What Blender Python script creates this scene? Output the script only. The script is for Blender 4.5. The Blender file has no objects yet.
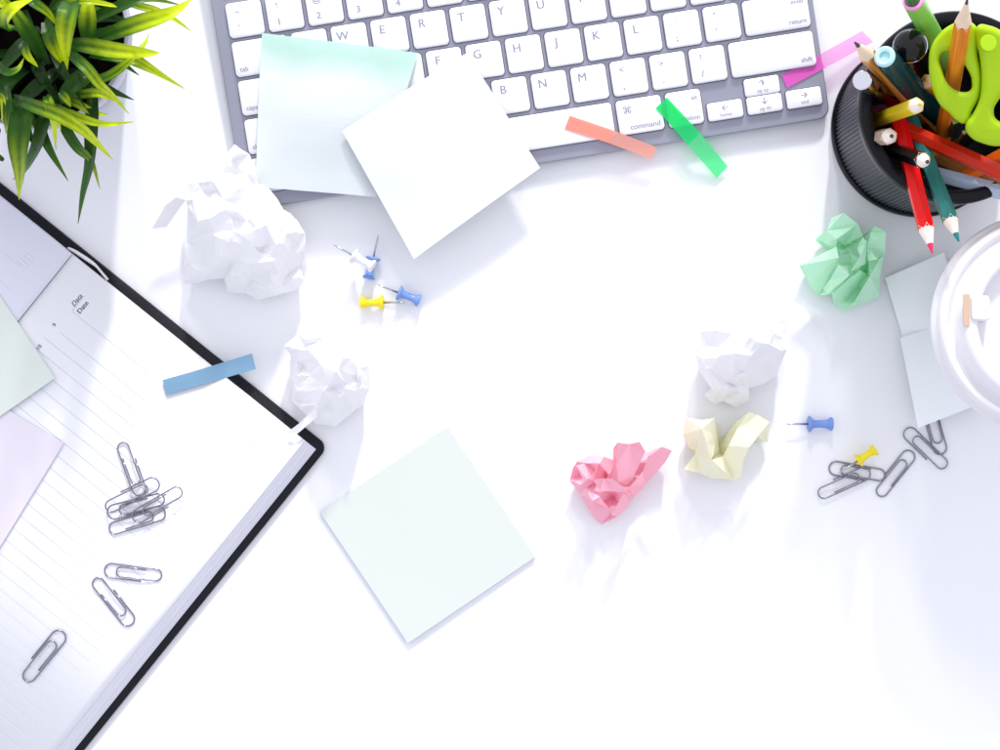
import bpy, bmesh, math, random
from mathutils import Vector, Matrix, noise
from mathutils.geometry import delaunay_2d_cdt
sc = bpy.context.scene
C = sc.collection
PI = math.pi
R = math.radians
D = 950.0          # camera height above the desk, mm
K = 2.07           # photo pixels per mm on the desk
MM = 0.001

def P(x, y, z=0.0):
    """where a thing seen at (x, y) stands when it is z mm above the desk (mm)"""
    s = D / (D - z)
    return Vector(((x - 500) / s / K, (375 - y) / s / K, z))

# ------------------------------------------------------------ materials
def mat(name, col, rough=0.5, spec=0.5, metal=0.0, bump=0.0, bscale=800, coat=0.0, transl=0.0, transp=0.0,
        tcol=None, var=0.0, vscale=60, sss=0.0):
    m = bpy.data.materials.new(name); m.use_nodes = True
    nt = m.node_tree; N = nt.nodes; L = nt.links
    b = N['Principled BSDF']; out = N['Material Output']
    b.inputs['Base Color'].default_value = (*col, 1)
    b.inputs['Roughness'].default_value = rough
    b.inputs['Metallic'].default_value = metal
    b.inputs['Specular IOR Level'].default_value = spec
    b.inputs['Coat Weight'].default_value = coat
    tc = N.new('ShaderNodeTexCoord')
    if bump:
        nz = N.new('ShaderNodeTexNoise'); nz.inputs['Scale'].default_value = bscale; nz.inputs['Detail'].default_value = 4
        L.new(tc.outputs['Object'], nz.inputs['Vector'])
        bp = N.new('ShaderNodeBump'); bp.inputs['Strength'].default_value = bump; bp.inputs['Distance'].default_value = 0.0005
        L.new(nz.outputs['Fac'], bp.inputs['Height']); L.new(bp.outputs['Normal'], b.inputs['Normal'])
    if var:
        nz = N.new('ShaderNodeTexNoise'); nz.inputs['Scale'].default_value = vscale; nz.inputs['Detail'].default_value = 5
        L.new(tc.outputs['Object'], nz.inputs['Vector'])
        mx = N.new('ShaderNodeMix'); mx.data_type = 'RGBA'
        mx.inputs[6].default_value = (*[c * (1 - var) for c in col], 1)
        mx.inputs[7].default_value = (*[min(1, c * (1 + var)) for c in col], 1)
        L.new(nz.outputs['Fac'], mx.inputs[0]); L.new(mx.outputs[2], b.inputs['Base Color'])
    sh = b.outputs[0]
    tcol = tcol or col
    if transl:
        t = N.new('ShaderNodeBsdfTranslucent'); t.inputs[0].default_value = (*tcol, 1)
        x = N.new('ShaderNodeMixShader'); x.inputs[0].default_value = transl
        L.new(sh, x.inputs[1]); L.new(t.outputs[0], x.inputs[2]); sh = x.outputs[0]
    if transp:
        t = N.new('ShaderNodeBsdfTransparent'); t.inputs[0].default_value = (*tcol, 1)
        x = N.new('ShaderNodeMixShader'); x.inputs[0].default_value = transp
        L.new(sh, x.inputs[1]); L.new(t.outputs[0], x.inputs[2]); sh = x.outputs[0]
    L.new(sh, out.inputs['Surface'])
    return m

M = {}
M['desk'] = mat('desk', (0.83, 0.835, 0.86), 0.30, 0.45, bump=0.08, bscale=350, var=0.012, vscale=25)
M['alu'] = mat('aluminium', (0.30, 0.305, 0.375), 0.38, 0.5, 0.35, bump=0.05, bscale=4000)
M['key'] = mat('key_plastic', (0.80, 0.80, 0.84), 0.42)
M['gap_shade'] = mat('key_gap_shade', (0.10, 0.10, 0.16), 0.6)  # dark plates round the keys stand in for shade in their gaps
M['legend'] = mat('legend_print', (0.27, 0.27, 0.36), 0.6)
M['legend_pale'] = mat('legend_pale', (0.36, 0.36, 0.44), 0.6)
M['paper'] = mat('white_paper', (0.93, 0.93, 0.945), 0.85, 0.2, bump=0.08, bscale=900, transl=0.14)
M['note_mint'] = mat('note_mint', (0.90, 0.94, 0.925), 0.8, 0.2, bump=0.05, transl=0.18, transp=0.05)
M['note_mint_grey'] = mat('note_pad', (0.67, 0.71, 0.675), 0.8, 0.2, bump=0.05, transl=0.1)
M['note_blue'] = mat('note_pale_blue', (0.93, 0.965, 0.975), 0.8, 0.2, bump=0.05, transl=0.05)
M['note_green'] = mat('note_pale_green', (0.76, 0.82, 0.76), 0.8, 0.2, bump=0.05, transl=0.1)
M['note_pink'] = mat('note_pale_pink', (0.82, 0.76, 0.84), 0.8, 0.2, bump=0.05, transl=0.1)
M['pad_edge_shade'] = mat('pad_edge_shade', (0.38, 0.45, 0.56), 0.8)  # shadow line at the sheet edges is put into this darker colour
M['crumple_pink'] = mat('pink_paper', (1.0, 0.55, 0.66), 0.55, 0.4, bump=0.05, transl=0.2, tcol=(1.0, 0.22, 0.42))
M['crumple_yellow'] = mat('yellow_paper', (0.98, 0.965, 0.77), 0.55, 0.4, bump=0.05, transl=0.2, tcol=(1.0, 0.96, 0.62))
M['crumple_green'] = mat('green_paper', (0.70, 0.98, 0.80), 0.55, 0.4, bump=0.05, transl=0.25, tcol=(0.3, 1.0, 0.5))
M['flag_orange'] = mat('orange_film', (0.99, 0.55, 0.45), 0.35, transl=0.35, transp=0.4, tcol=(1.0, 0.55, 0.46))
M['flag_green'] = mat('green_film', (0.06, 0.82, 0.36), 0.35, transl=0.4, transp=0.5, tcol=(0.18, 0.95, 0.48))
M['flag_magenta'] = mat('magenta_film', (0.97, 0.22, 0.76), 0.35, transl=0.35, transp=0.35, tcol=(1.0, 0.45, 0.86))
M['flag_orange_pale'] = mat('orange_film_pale', (1.0, 0.66, 0.58), 0.35, transl=0.35, transp=0.5, tcol=(1.0, 0.62, 0.54))
M['flag_green_pale'] = mat('green_film_pale', (0.30, 0.93, 0.56), 0.35, transl=0.4, transp=0.5, tcol=(0.35, 0.97, 0.6))
M['flag_magenta_pale'] = mat('magenta_film_pale', (0.97, 0.62, 0.88), 0.35, transl=0.4, transp=0.8, tcol=(1.0, 0.74, 0.93))
M['flag_blue'] = mat('blue_film', (0.25, 0.44, 0.60), 0.35, transl=0.2, transp=0.12, tcol=(0.3, 0.55, 0.8))
M['black_cover'] = mat('black_leatherette', (0.005, 0.005, 0.010), 0.45, 0.22, bump=0.5, bscale=1500)
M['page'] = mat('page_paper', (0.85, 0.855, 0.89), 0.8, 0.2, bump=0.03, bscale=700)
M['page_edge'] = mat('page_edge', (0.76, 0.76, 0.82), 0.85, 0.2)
M['page_left_shade'] = mat('page_left_shade', (0.78, 0.79, 0.88), 0.8, 0.2, bump=0.03)  # bluish shade on the left page is put into its colour
M['rule'] = mat('ruled_ink', (0.60, 0.60, 0.69), 0.8)
M['ink'] = mat('ink', (0.10, 0.10, 0.18), 0.8)
M['ghost'] = mat('ghost_ink', (0.66, 0.67, 0.78), 0.8)
M['black_plastic'] = mat('black_plastic', (0.003, 0.003, 0.006), 0.32, 0.2, bump=0.05)
M['rib_plastic'] = mat('ribbed_plastic', (0.030, 0.030, 0.045), 0.35, 0.3)
M['black_inside'] = mat('black_inside', (0.006, 0.006, 0.01), 0.6, 0.3)
M['wire'] = mat('steel_wire', (0.26, 0.26, 0.32), 0.2, 0.5, 1.0)
M['needle'] = mat('needle_steel', (0.5, 0.5, 0.52), 0.25, 0.5, 1.0)
M['pin_blue'] = mat('blue_plastic', (0.20, 0.34, 0.76), 0.3, 0.5, transl=0.15)
M['pin_yellow'] = mat('yellow_plastic', (0.95, 0.80, 0.01), 0.3, 0.5, transl=0.15)
M['pin_white'] = mat('white_plastic', (0.86, 0.86, 0.9), 0.3, 0.5, transl=0.15)
M['lid'] = mat('lid_plastic', (0.86, 0.85, 0.88), 0.22, 0.5, transl=0.12)
M['cupwall'] = mat('cup_card', (0.85, 0.84, 0.85), 0.6)
M['tan'] = mat('tan_card', (0.60, 0.42, 0.30), 0.7)
M['pot'] = mat('pot_glaze', (0.50, 0.50, 0.60), 0.35, 0.5, bump=0.05)
M['soil'] = mat('soil', (0.004, 0.003, 0.003), 0.95, 0.0, bump=1.0, bscale=300, var=0.5, vscale=300)  # near-black: the deep shade under the grass is put into the colour
M['wood_tip'] = mat('sharpened_wood', (0.80, 0.62, 0.45), 0.6, var=0.15, vscale=400)
M['wood_pale'] = mat('pale_wood', (0.88, 0.78, 0.68), 0.6, var=0.1, vscale=400)
M['lime'] = mat('lime_plastic', (0.42, 0.66, 0.006), 0.28, 0.3, transl=0.10, tcol=(0.7, 0.9, 0.02))
M['steel'] = mat('blade_steel', (0.5, 0.52, 0.56), 0.2, 0.5, 1.0)
M['chrome'] = mat('chrome', (0.65, 0.65, 0.70), 0.12, 0.5, 1.0)
M['pink_plastic'] = mat('pink_plastic', (0.90, 0.35, 0.65), 0.3)
M['cyan_plastic'] = mat('pale_cyan_plastic', (0.45, 0.72, 0.75), 0.3)
M['gloss_black'] = mat('gloss_black', (0.003, 0.003, 0.005), 0.12, 0.35)

def wood_mat(name, c1, c2):
    m = bpy.data.materials.new(name); m.use_nodes = True
    N = m.node_tree.nodes; L = m.node_tree.links; b = N['Principled BSDF']
    tc = N.new('ShaderNodeTexCoord'); mp = N.new('ShaderNodeMapping'); mp.inputs['Scale'].default_value = (900, 900, 40)
    nz = N.new('ShaderNodeTexNoise'); nz.inputs['Scale'].default_value = 1.0; nz.inputs['Detail'].default_value = 5
    L.new(tc.outputs['Object'], mp.inputs[0]); L.new(mp.outputs[0], nz.inputs['Vector'])
    cr = N.new('ShaderNodeValToRGB'); cr.color_ramp.elements[0].color = (*c1, 1); cr.color_ramp.elements[1].color = (*c2, 1)
    cr.color_ramp.elements[0].position = 0.35; cr.color_ramp.elements[1].position = 0.65
    L.new(nz.outputs['Fac'], cr.inputs[0]); L.new(cr.outputs[0], b.inputs['Base Color'])
    b.inputs['Roughness'].default_value = 0.36; b.inputs['Specular IOR Level'].default_value = 0.2
    return m

def leaf_mat():
    m = bpy.data.materials.new('grass_blades'); m.use_nodes = True
    N = m.node_tree.nodes; L = m.node_tree.links; b = N['Principled BSDF']; out = N['Material Output']
    at = N.new('ShaderNodeAttribute'); at.attribute_name = 'tint'
    nz = N.new('ShaderNodeTexNoise'); nz.inputs['Scale'].default_value = 120
    tc = N.new('ShaderNodeTexCoord'); L.new(tc.outputs['Object'], nz.inputs['Vector'])
    hs = N.new('ShaderNodeHueSaturation'); L.new(at.outputs['Color'], hs.inputs['Color'])
    mr = N.new('ShaderNodeMapRange'); mr.inputs[3].default_value = 0.8; mr.inputs[4].default_value = 1.2
    L.new(nz.outputs['Fac'], mr.inputs[0]); L.new(mr.outputs[0], hs.inputs['Value'])
    L.new(hs.outputs[0], b.inputs['Base Color']); b.inputs['Roughness'].default_value = 0.36; b.inputs['Specular IOR Level'].default_value = 0.25
    t = N.new('ShaderNodeBsdfTranslucent'); L.new(hs.outputs[0], t.inputs[0])
    x = N.new('ShaderNodeMixShader'); x.inputs[0].default_value = 0.25
    L.new(b.outputs[0], x.inputs[1]); L.new(t.outputs[0], x.inputs[2]); L.new(x.outputs[0], out.inputs['Surface'])
    return m
M['leaf'] = leaf_mat()

# ------------------------------------------------------------ object helpers
def tag(o, label, cat, group=None, kind=None):
    if label: o['label'] = label
    if cat: o['category'] = cat
    if group: o['group'] = group
    if kind: o['kind'] = kind
    return o

def mesh_obj(name, verts, faces, m, parent=None, smooth=False, origin=None):
    """verts in mm. origin None: world mm with the origin at the mesh's base (top-level) or kept local (child)."""
    vs = [Vector(v) for v in verts]
    if origin is None:
        if parent is None:
            xs = [v.x for v in vs]; ys = [v.y for v in vs]; zs = [v.z for v in vs]
            origin = Vector(((min(xs) + max(xs)) / 2, (min(ys) + max(ys)) / 2, min(zs)))
            loc = origin
        else:
            origin = Vector((0, 0, 0)); loc = Vector((0, 0, 0))
    else:
        origin = Vector(origin); loc = origin if parent is None else Vector((0, 0, 0))
    me = bpy.data.meshes.new(name)
    me.from_pydata([tuple((v - origin) * MM) for v in vs], [], faces)
    if not isinstance(m, (list, tuple)): m = [m]
    for q in m: me.materials.append(q)
    me.update()
    bm = bmesh.new(); bm.from_mesh(me); bmesh.ops.recalc_face_normals(bm, faces=bm.faces); bm.to_mesh(me); bm.free()
    if smooth:
        for p in me.polygons: p.use_smooth = True
    o = bpy.data.objects.new(name, me); C.objects.link(o)
    if parent: o.parent = parent
    o.location = loc * MM
    return o

def thing(name, label, cat, loc=(0, 0, 0), rot=(0, 0, 0), group=None):
    o = bpy.data.objects.new(name, None); C.objects.link(o)
    o.empty_display_size = 0.01
    o.location = Vector(loc) * MM; o.rotation_euler = rot
    return tag(o, label, cat, group)

def autosmooth(o, ang=35):
    me = o.data
    for p in me.polygons: p.use_smooth = True
    me.set_sharp_from_angle(angle=R(ang))

def lathe(profile, seg=64, c=(0, 0, 0), close=False, ripple=None):
    vs, fs = [], []
    n = len(profile)
    for i in range(seg):
        a = 2 * PI * i / seg
        for (r, z) in profile:
            rr = ripple(i, r, z) if ripple else r
            vs.append((c[0] + rr * math.cos(a), c[1] + rr * math.sin(a), c[2] + z))
    for i in range(seg):
        j = (i + 1) % seg
        for k in range(n - 1 + (1 if close else 0)):
            k2 = (k + 1) % n
            fs.append((i * n + k, j * n + k, j * n + k2, i * n + k2))
    return vs, fs

def tube(path, r, seg=8, caps=True):
    vs, fs = [], []
    pts = [Vector(p) for p in path]; n = len(pts); up = Vector((0, 0, 1))
    rr = r if isinstance(r, (list, tuple)) else [r] * n
    for i, p in enumerate(pts):
        t = (pts[min(i + 1, n - 1)] - pts[max(i - 1, 0)]).normalized()
        s = t.cross(up)
        if s.length < 1e-4: s = t.cross(Vector((1, 0, 0)))
        s.normalize(); q = s.cross(t)
        for k in range(seg):
            a = 2 * PI * k / seg
            vs.append(p + (s * math.cos(a) + q * math.sin(a)) * rr[i])
    for i in range(n - 1):
        for k in range(seg):
            k2 = (k + 1) % seg
            fs.append((i * seg + k, i * seg + k2, (i + 1) * seg + k2, (i + 1) * seg + k))
    if caps:
        fs.append(tuple(range(seg))); fs.append(tuple((n - 1) * seg + k for k in range(seg)))
    return vs, fs

def rrect(w, h, r, n=5):
    pts = []
    for cx, cy, a0 in ((w/2 - r, h/2 - r, 0), (-w/2 + r, h/2 - r, 90), (-w/2 + r, -h/2 + r, 180), (w/2 - r, -h/2 + r, 270)):
        for k in range(n + 1):
            a = R(a0 + 90 * k / n); pts.append((cx + r * math.cos(a), cy + r * math.sin(a)))
    return pts

def slab(outlines, cx=0, cy=0):
    """stack of equal-length outlines [(pts, z)...] -> closed body"""
    vs, fs = [], []; n = len(outlines[0][0])
    for pts, z in outlines: vs += [(cx + x, cy + y, z) for x, y in pts]
    for l in range(len(outlines) - 1):
        for k in range(n):
            k2 = (k + 1) % n
            fs.append((l * n + k, l * n + k2, (l + 1) * n + k2, (l + 1) * n + k))
    fs.append(tuple(range(n))); fs.append(tuple((len(outlines) - 1) * n + k for k in range(n)))
    return vs, fs

def join(*parts):
    vs, fs = [], []
    for v, f in parts:
        o = len(vs); vs += list(v); fs += [tuple(i + o for i in q) for q in f]
    return vs, fs

def text_mesh(s, x, y, z, size, align='CENTER', rot=0.0, shear=0.0, bold=0.0):
    cu = bpy.data.curves.new('t', 'FONT'); cu.body = s; cu.size = size; cu.align_x = align; cu.align_y = 'CENTER'
    cu.shear = shear; cu.offset = 0.0; cu.resolution_u = 3
    ob = bpy.data.objects.new('t', cu); C.objects.link(ob)
    dg = bpy.context.evaluated_depsgraph_get(); dg.update()
    me = bpy.data.meshes.new_from_object(ob.evaluated_get(dg))
    c, sn = math.cos(rot), math.sin(rot)
    vs = [(x + v.co.x * c - v.co.y * sn, y + v.co.x * sn + v.co.y * c, z) for v in me.vertices]
    fs = [tuple(p.vertices) for p in me.polygons]
    bpy.data.objects.remove(ob); bpy.data.curves.remove(cu); bpy.data.meshes.remove(me)
    nv = len(vs); e = 0.035 * size * (1 + bold * 10)
    vs += [(a + e * c, b + e * sn, h + 0.012) for a, b, h in vs[:nv]]
    fs += [tuple(i + nv for i in q) for q in fs]
    return vs, fs

def solid(o, t=0.12, off=1):
    md = o.modifiers.new('thickness', 'SOLIDIFY'); md.thickness = t * MM; md.offset = off
    return o

# ------------------------------------------------------------ the desk
dv, df = slab([(rrect(1500, 1000, 8), -28), (rrect(1500, 1000, 8), 0)])
desk = mesh_obj('desk', dv, df, M['desk'], origin=(0, 0, 0)); desk['kind'] = 'structure'

# ------------------------------------------------------------ keyboard
TILT = R(2.6); KR = R(9.0)
kb = thing('keyboard', 'slim silver computer keyboard with white keys, lying askew at the top of the desk', 'keyboard', P(830.5, 117.5, 6.2), (TILT, 0, KR))
W, H = 284.5, 131
sh = [(x - W/2, y + H/2) for x, y in rrect(W, H, 5.5, 6)]
sh2 = [(x - W/2, y + H/2) for x, y in rrect(W - 1, H - 1, 5.2, 6)]
v, f = slab([(sh2, -5.2), (sh, -4.6), (sh, -0.5), (sh2, 0)])
autosmooth(mesh_obj('body', v, f, M['alu'], kb), 30)
v, f = tube([(-W + 3, H - 8, -7), (-3, H - 8, -7)], 7.5, 24)
autosmooth(mesh_obj('battery_tube', v, f, M['alu'], kb), 40)
PIT, GAP = 19.12, 2.15
X0 = -W + 6.4 - 1.0
rows = [
 (108.3, 9.0, [(1.0, [('esc', 'c')])] + [(1.038, [('F%d' % i, 'c')]) for i in range(1, 13)] + [(1.04, [])]),
 (89.8, 16.6, [(1, [('~', 'u'), ('`', 'd')])] + [(1, [(a, 'u'), (b, 'd')]) for a, b in zip('!@#$%^&*()_+', '1234567890-=')] + [(1.5, [('delete', 'br')])]),
 (71.2, 16.6, [(1.5, [('tab', 'bl')])] + [(1, [(c, 'L')]) for c in 'QWERTYUIOP'] + [(1, [('{', 'u'), ('[', 'd')]), (1, [('}', 'u'), (']', 'd')]), (1, [('|', 'u'), ('\\', 'd')])]),
 (52.6, 16.6, [(1.75, [('caps lock', 'bl')])] + [(1, [(c, 'L')]) for c in 'ASDFGHJKL'] + [(1, [(':', 'u'), (';', 'd')]), (1, [('"', 'u'), ("'", 'd')]), (1.75, [('enter', 'tr'), ('return', 'br')])]),
 (34.0, 16.6, [(2.25, [('shift', 'bl')])] + [(1, [(c, 'L')]) for c in 'ZXCVBNM'] + [(1, [('<', 'u'), (',', 'd')]), (1, [('>', 'u'), ('.', 'd')]), (1, [('?', 'u'), ('/', 'd')]), (2.25, [('shift', 'br')])]),
 (15.2, 16.6, [(1, [('fn', 'br')]), (1, [('control', 'br')]), (1, [('alt', 'tr'), ('option', 'br')]), (1.25, [('\u2318', 'cl'), ('command', 'br')]), (5, []), (1.25, [('\u2318', 'cl'), ('command', 'br')]), (1, [('alt', 'tr'), ('option', 'br')])]),
]
gap_shade = []
def add_key(cx, cy, w, h, legs):
    rad = 1.8 if h > 10 else 1.3
    v, f = slab([(rrect(w, h, rad), -0.4), (rrect(w, h, rad), 1.7), (rrect(w - .25, h - .25, rad), 2.05), (rrect(w - 0.9, h - 0.9, rad), 2.25)], cx, cy)
    k = mesh_obj('key', v, f, M['key'], kb); autosmooth(k, 50)
    gap_shade.append(slab([(rrect(w + 0.9, h + 0.9, rad + .4), 0.02), (rrect(w + 0.9, h + 0.9, rad + .4), 0.14)], cx, cy))
    T = []; pale = []
    z = 2.30
    for s, pos in legs:
        L, Rr, T_, B = cx - w/2, cx + w/2, cy + h/2, cy - h/2
        if pos == 'L': T.append(text_mesh(s, L + 5.2, T_ - 5.2, z, 5.7))
        elif pos == 'u': T.append(text_mesh(s, L + 5.2, T_ - 4.6, z, 4.2))
        elif pos == 'd': T.append(text_mesh(s, L + 5.2, B + 4.2, z, 4.4))
        elif pos == 'cl': T.append(text_mesh(s, L + 5.0, T_ - 5.2, z, 4.6))
        elif pos == 'bl': T.append(text_mesh(s, L + 2.2, B + 3.2, z, 3.2, 'LEFT'))
        elif pos == 'br': T.append(text_mesh(s, Rr - 1.8, B + 3.2, z, 3.3 if s != 'command' else 3.7, 'RIGHT'))
        elif pos == 'tr': T.append(text_mesh(s, Rr - 1.8, T_ - 4.0, z, 3.0, 'RIGHT'))
        elif pos == 'c': T.append(text_mesh(s, cx, cy, z, 2.6))
        elif pos == 'ar': T.append(text_mesh(s, cx, cy + 1.2, z, 4.2))
        elif pos == 'sm': pale.append(text_mesh(s, cx, cy - 2.1, z, 2.5))
    if T: mesh_obj('legend', *join(*T), M['legend'], k)
    if pale: mesh_obj('legend', *join(*pale), M['legend_pale'], k)
for cy, h, keys in rows:
    x = X0
    for w, legs in keys:
        add_key(x + w * PIT / 2, cy, w * PIT - GAP, h, legs); x += w * PIT
ax = X0 + 11.5 * PIT
add_key(ax + .5 * PIT, 11.2, PIT - GAP, 8.7, [('\u2190', 'ar'), ('home', 'sm')])
add_key(ax + 1.5 * PIT, 19.9, PIT - GAP, 8.4, [('\u2191', 'ar'), ('pg up', 'sm')])
add_key(ax + 1.5 * PIT, 11.2, PIT - GAP, 8.4, [('\u2193', 'ar'), ('pg dn', 'sm')])
add_key(ax + 2.5 * PIT, 11.2, PIT - GAP, 8.7, [('\u2192', 'ar'), ('end', 'sm')])
mesh_obj('key_gap_shade', *join(*gap_shade), M['gap_shade'], kb)

# ------------------------------------------------------------ sheets
def sheet(name, c, m, label, cat, bulge=0.0, n=28, group=None, bow=(0, 0), thick=0.14, wav=0.0, seed=1, roundc=None):
    """c: four screen corners (x, y, z) going round"""
    c = [Vector(P(*q)) for q in c]
    vs, fs = [], []
    for j in range(n + 1):
        for i in range(n + 1):
            u, w = i / n, j / n
            if roundc is not None:
                pass
            p = c[0] * (1-u) * (1-w) + c[1] * u * (1-w) + c[2] * u * w + c[3] * (1-u) * w
            p = p + Vector((0, 0, bulge * math.sin(PI * u) ** 1 * (0.4 + 0.6 * math.sin(PI * w)) + bow[0] * math.sin(PI * u) + bow[1] * math.sin(PI * w)))
            if wav: p.z += wav * noise.noise(Vector((u * 3, w * 3, seed)))
            vs.append(p)
    for j in range(n):
        for i in range(n):
            a = j * (n + 1) + i; fs.append((a, a + 1, a + n + 2, a + n + 1))
    o = mesh_obj(name, vs, fs, m)
    solid(o, thick)
    return tag(o, label, cat, group)

def strip(name, rows_, m, label, cat, group=None, sub=5, thick=0.1, tip=None):
    """rows_: pairs of screen points across the strip"""
    rr = [(P(*a), P(*b)) for a, b in rows_]
    vs, fs = [], []
    seq = []
    for i in range(len(rr) - 1):
        for k in range(sub):
            t = k / sub; seq.append((rr[i][0].lerp(rr[i+1][0], t), rr[i][1].lerp(rr[i+1][1], t)))
    seq.append(rr[-1])
    for a, b in seq: vs += [a, b]
    for i in range(len(seq) - 1): fs.append((2*i, 2*i+1, 2*i+3, 2*i+2))
    o = mesh_obj(name, vs, fs, m); solid(o, thick)
    if tip is not None:
        for i, pl in enumerate(o.data.polygons): pl.material_index = 0 if i < tip * sub else 1
    return tag(o, label, cat, group)

# sticky note whose top strip is stuck on the keys: top strip bluish mint, the rest pale
def mint_note():
    m = bpy.data.materials.new('mint_note_glued'); m.use_nodes = True
    N = m.node_tree.nodes; L = m.node_tree.links; b = N['Principled BSDF']; out = N['Material Output']
    uv = N.new('ShaderNodeAttribute'); uv.attribute_name = 'across'
    nz = N.new('ShaderNodeTexNoise'); nz.inputs['Scale'].default_value = 60
    tc = N.new('ShaderNodeTexCoord'); L.new(tc.outputs['Object'], nz.inputs['Vector'])
    ad = N.new('ShaderNodeMath'); ad.operation = 'MULTIPLY_ADD'; ad.inputs[1].default_value = 0.16
    L.new(nz.outputs['Fac'], ad.inputs[0]); L.new(uv.outputs['Fac'], ad.inputs[2])
    cr = N.new('ShaderNodeValToRGB')
    cr.color_ramp.elements[0].position = 0.17; cr.color_ramp.elements[0].color = (0.56, 0.78, 0.70, 1)
    cr.color_ramp.elements[1].position = 0.36; cr.color_ramp.elements[1].color = (0.82, 0.865, 0.875, 1)
    L.new(ad.outputs[0], cr.inputs[0]); L.new(cr.outputs[0], b.inputs['Base Color']); b.inputs['Roughness'].default_value = 0.8
    t = N.new('ShaderNodeBsdfTranslucent'); L.new(cr.outputs[0], t.inputs[0])
    x = N.new('ShaderNodeMixShader'); x.inputs[0].default_value = 0.25
    tr = N.new('ShaderNodeBsdfTransparent'); x2 = N.new('ShaderNodeMixShader'); x2.inputs[0].default_value = 0.2
    L.new(b.outputs[0], x.inputs[1]); L.new(t.outputs[0], x.inputs[2])
    L.new(x.outputs[0], x2.inputs[1]); L.new(tr.outputs[0], x2.inputs[2]); L.new(x2.outputs[0], out.inputs['Surface'])
    return m
o = sheet('sticky_note', [(262, 33, 12.6), (418, 53, 12.9), (376, 197, 14), (256, 187, 15)], mint_note(),
      'translucent mint sticky note stuck over the left keys, half under another note', 'sticky note', bulge=3.0, bow=(0, 3), wav=1.0, group='sticky notes on the keyboard')
at = o.data.attributes.new('across', 'FLOAT', 'POINT')
for i, vv in enumerate(o.data.vertices): at.data[i].value = (i // 29) / 28
sheet('sticky_note', [(342, 131, 22), (467, 53, 14), (540, 168, 16), (414, 259, 14)], M['note_mint'],
      'pale mint sticky note lying on top of the other one, over the keyboard front edge', 'sticky note', bulge=5.0, wav=0.8, group='sticky notes on the keyboard', seed=4)

# pad in the middle
def pad(name, c, z, t, m, label, group=None):
    pad_ = thing(name, label, 'sticky note', (P(c[0][0], c[0][1], z) + P(c[2][0], c[2][1], z)) / 2, group=group)
    o0 = Vector(pad_.location) / MM
    q = [P(x, y, z + t) - o0 for x, y in c]
    b0 = [Vector((p.x, p.y, z + 0.05 - o0.z)) for p in q]; b1 = [Vector((p.x, p.y, z + t - .25 - o0.z)) for p in q]
    mesh_obj('stack_and_edge_shade', b0 + b1, [(0,1,2,3), (4,5,6,7), (0,1,5,4), (1,2,6,5), (2,3,7,6), (3,0,4,7)], M['pad_edge_shade'], pad_)  # real stack for the pad; only a shadow line under the notebook notes
    n = 24; vs = []; fs = []
    for j in range(n+1):
        for i in range(n+1):
            u, w = i/n, j/n
            p = q[0]*(1-u)*(1-w)+q[1]*u*(1-w)+q[2]*u*w+q[3]*(1-u)*w
            p = p + Vector((0, 0, 0.35 * noise.noise(Vector((u*2, w*2, c[0][0]))) + 0.5 * (u*w)**2)); vs.append(p)
    for j in range(n):
        for i in range(n):
            a = j*(n+1)+i; fs.append((a, a+1, a+n+2, a+n+1))
    solid(mesh_obj('top_sheet', vs, fs, m, pad_), 0.12)
    return pad_
pad('sticky_note_pad', [(447, 427), (535, 557), (408, 643), (320, 512)], 0, 2.0, M['note_mint_grey'],
    'square pale grey-green sticky note pad lying alone in the middle of the desk')

# notes at the right under the coffee cup
sheet('sticky_note', [(885, 278, 2.5), (944, 252, 5), (985, 400, 0.8), (905, 345, 0.8)], M['note_blue'],
      'pale blue-grey sticky note by the paper cup, upper one below the red pencil tip', 'sticky note', bow=(1.5, 0), group='sticky notes beside the paper cup')
sheet('sticky_note', [(900, 338, 3.4), (1015, 300, 1.6), (1010, 392, 1.6), (918, 428, 9)], M['note_blue'],
      'pale blue-grey sticky note by the paper cup, lower one resting over the steel clips', 'sticky note', bow=(0.6, 0), group='sticky notes beside the paper cup', seed=3)

# film flags
strip('index_flag', [((569.7, 115.6, 9.6), (564.6, 129, 9.4)), ((615, 131, 9.4), (610, 143.5, 9.2)), ((657, 147.5, 8), (651, 159, 7.6))], [M['flag_orange'], M['flag_orange_pale']],
      'translucent orange index flag on the space bar end', 'index flag', 'coloured index flags', tip=1)
strip('index_flag', [((667, 97.5, 9.8), (655.7, 108, 9.6)), ((700, 133, 9.2), (688, 145, 9)), ((727.8, 166.5, 2.6), (716.6, 178, 2.4))], [M['flag_green'], M['flag_green_pale']],
      'translucent bright green index flag over the alt key and keyboard front', 'index flag', 'coloured index flags', tip=1)
strip('index_flag', [((781.6, 75, 8.0), (787, 88, 7.8)), ((819, 55, 8.0), (825, 68, 7.8)), ((862, 31, 6), (873, 42, 5.6))], [M['flag_magenta'], M['flag_magenta_pale']],
      'translucent magenta index flag from keyboard corner to pencil cup', 'index flag', 'coloured index flags', tip=1)
strip('index_flag', [((162.5, 380, 12.2), (166.5, 395, 12.2)), ((200, 369.5, 12.2), (204, 384, 12.2)), ((252, 353.5, 9.5), (256, 369, 9.5))], M['flag_blue'],
      'steel blue index flag across the black notebook edge', 'index flag', 'coloured index flags')

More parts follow.
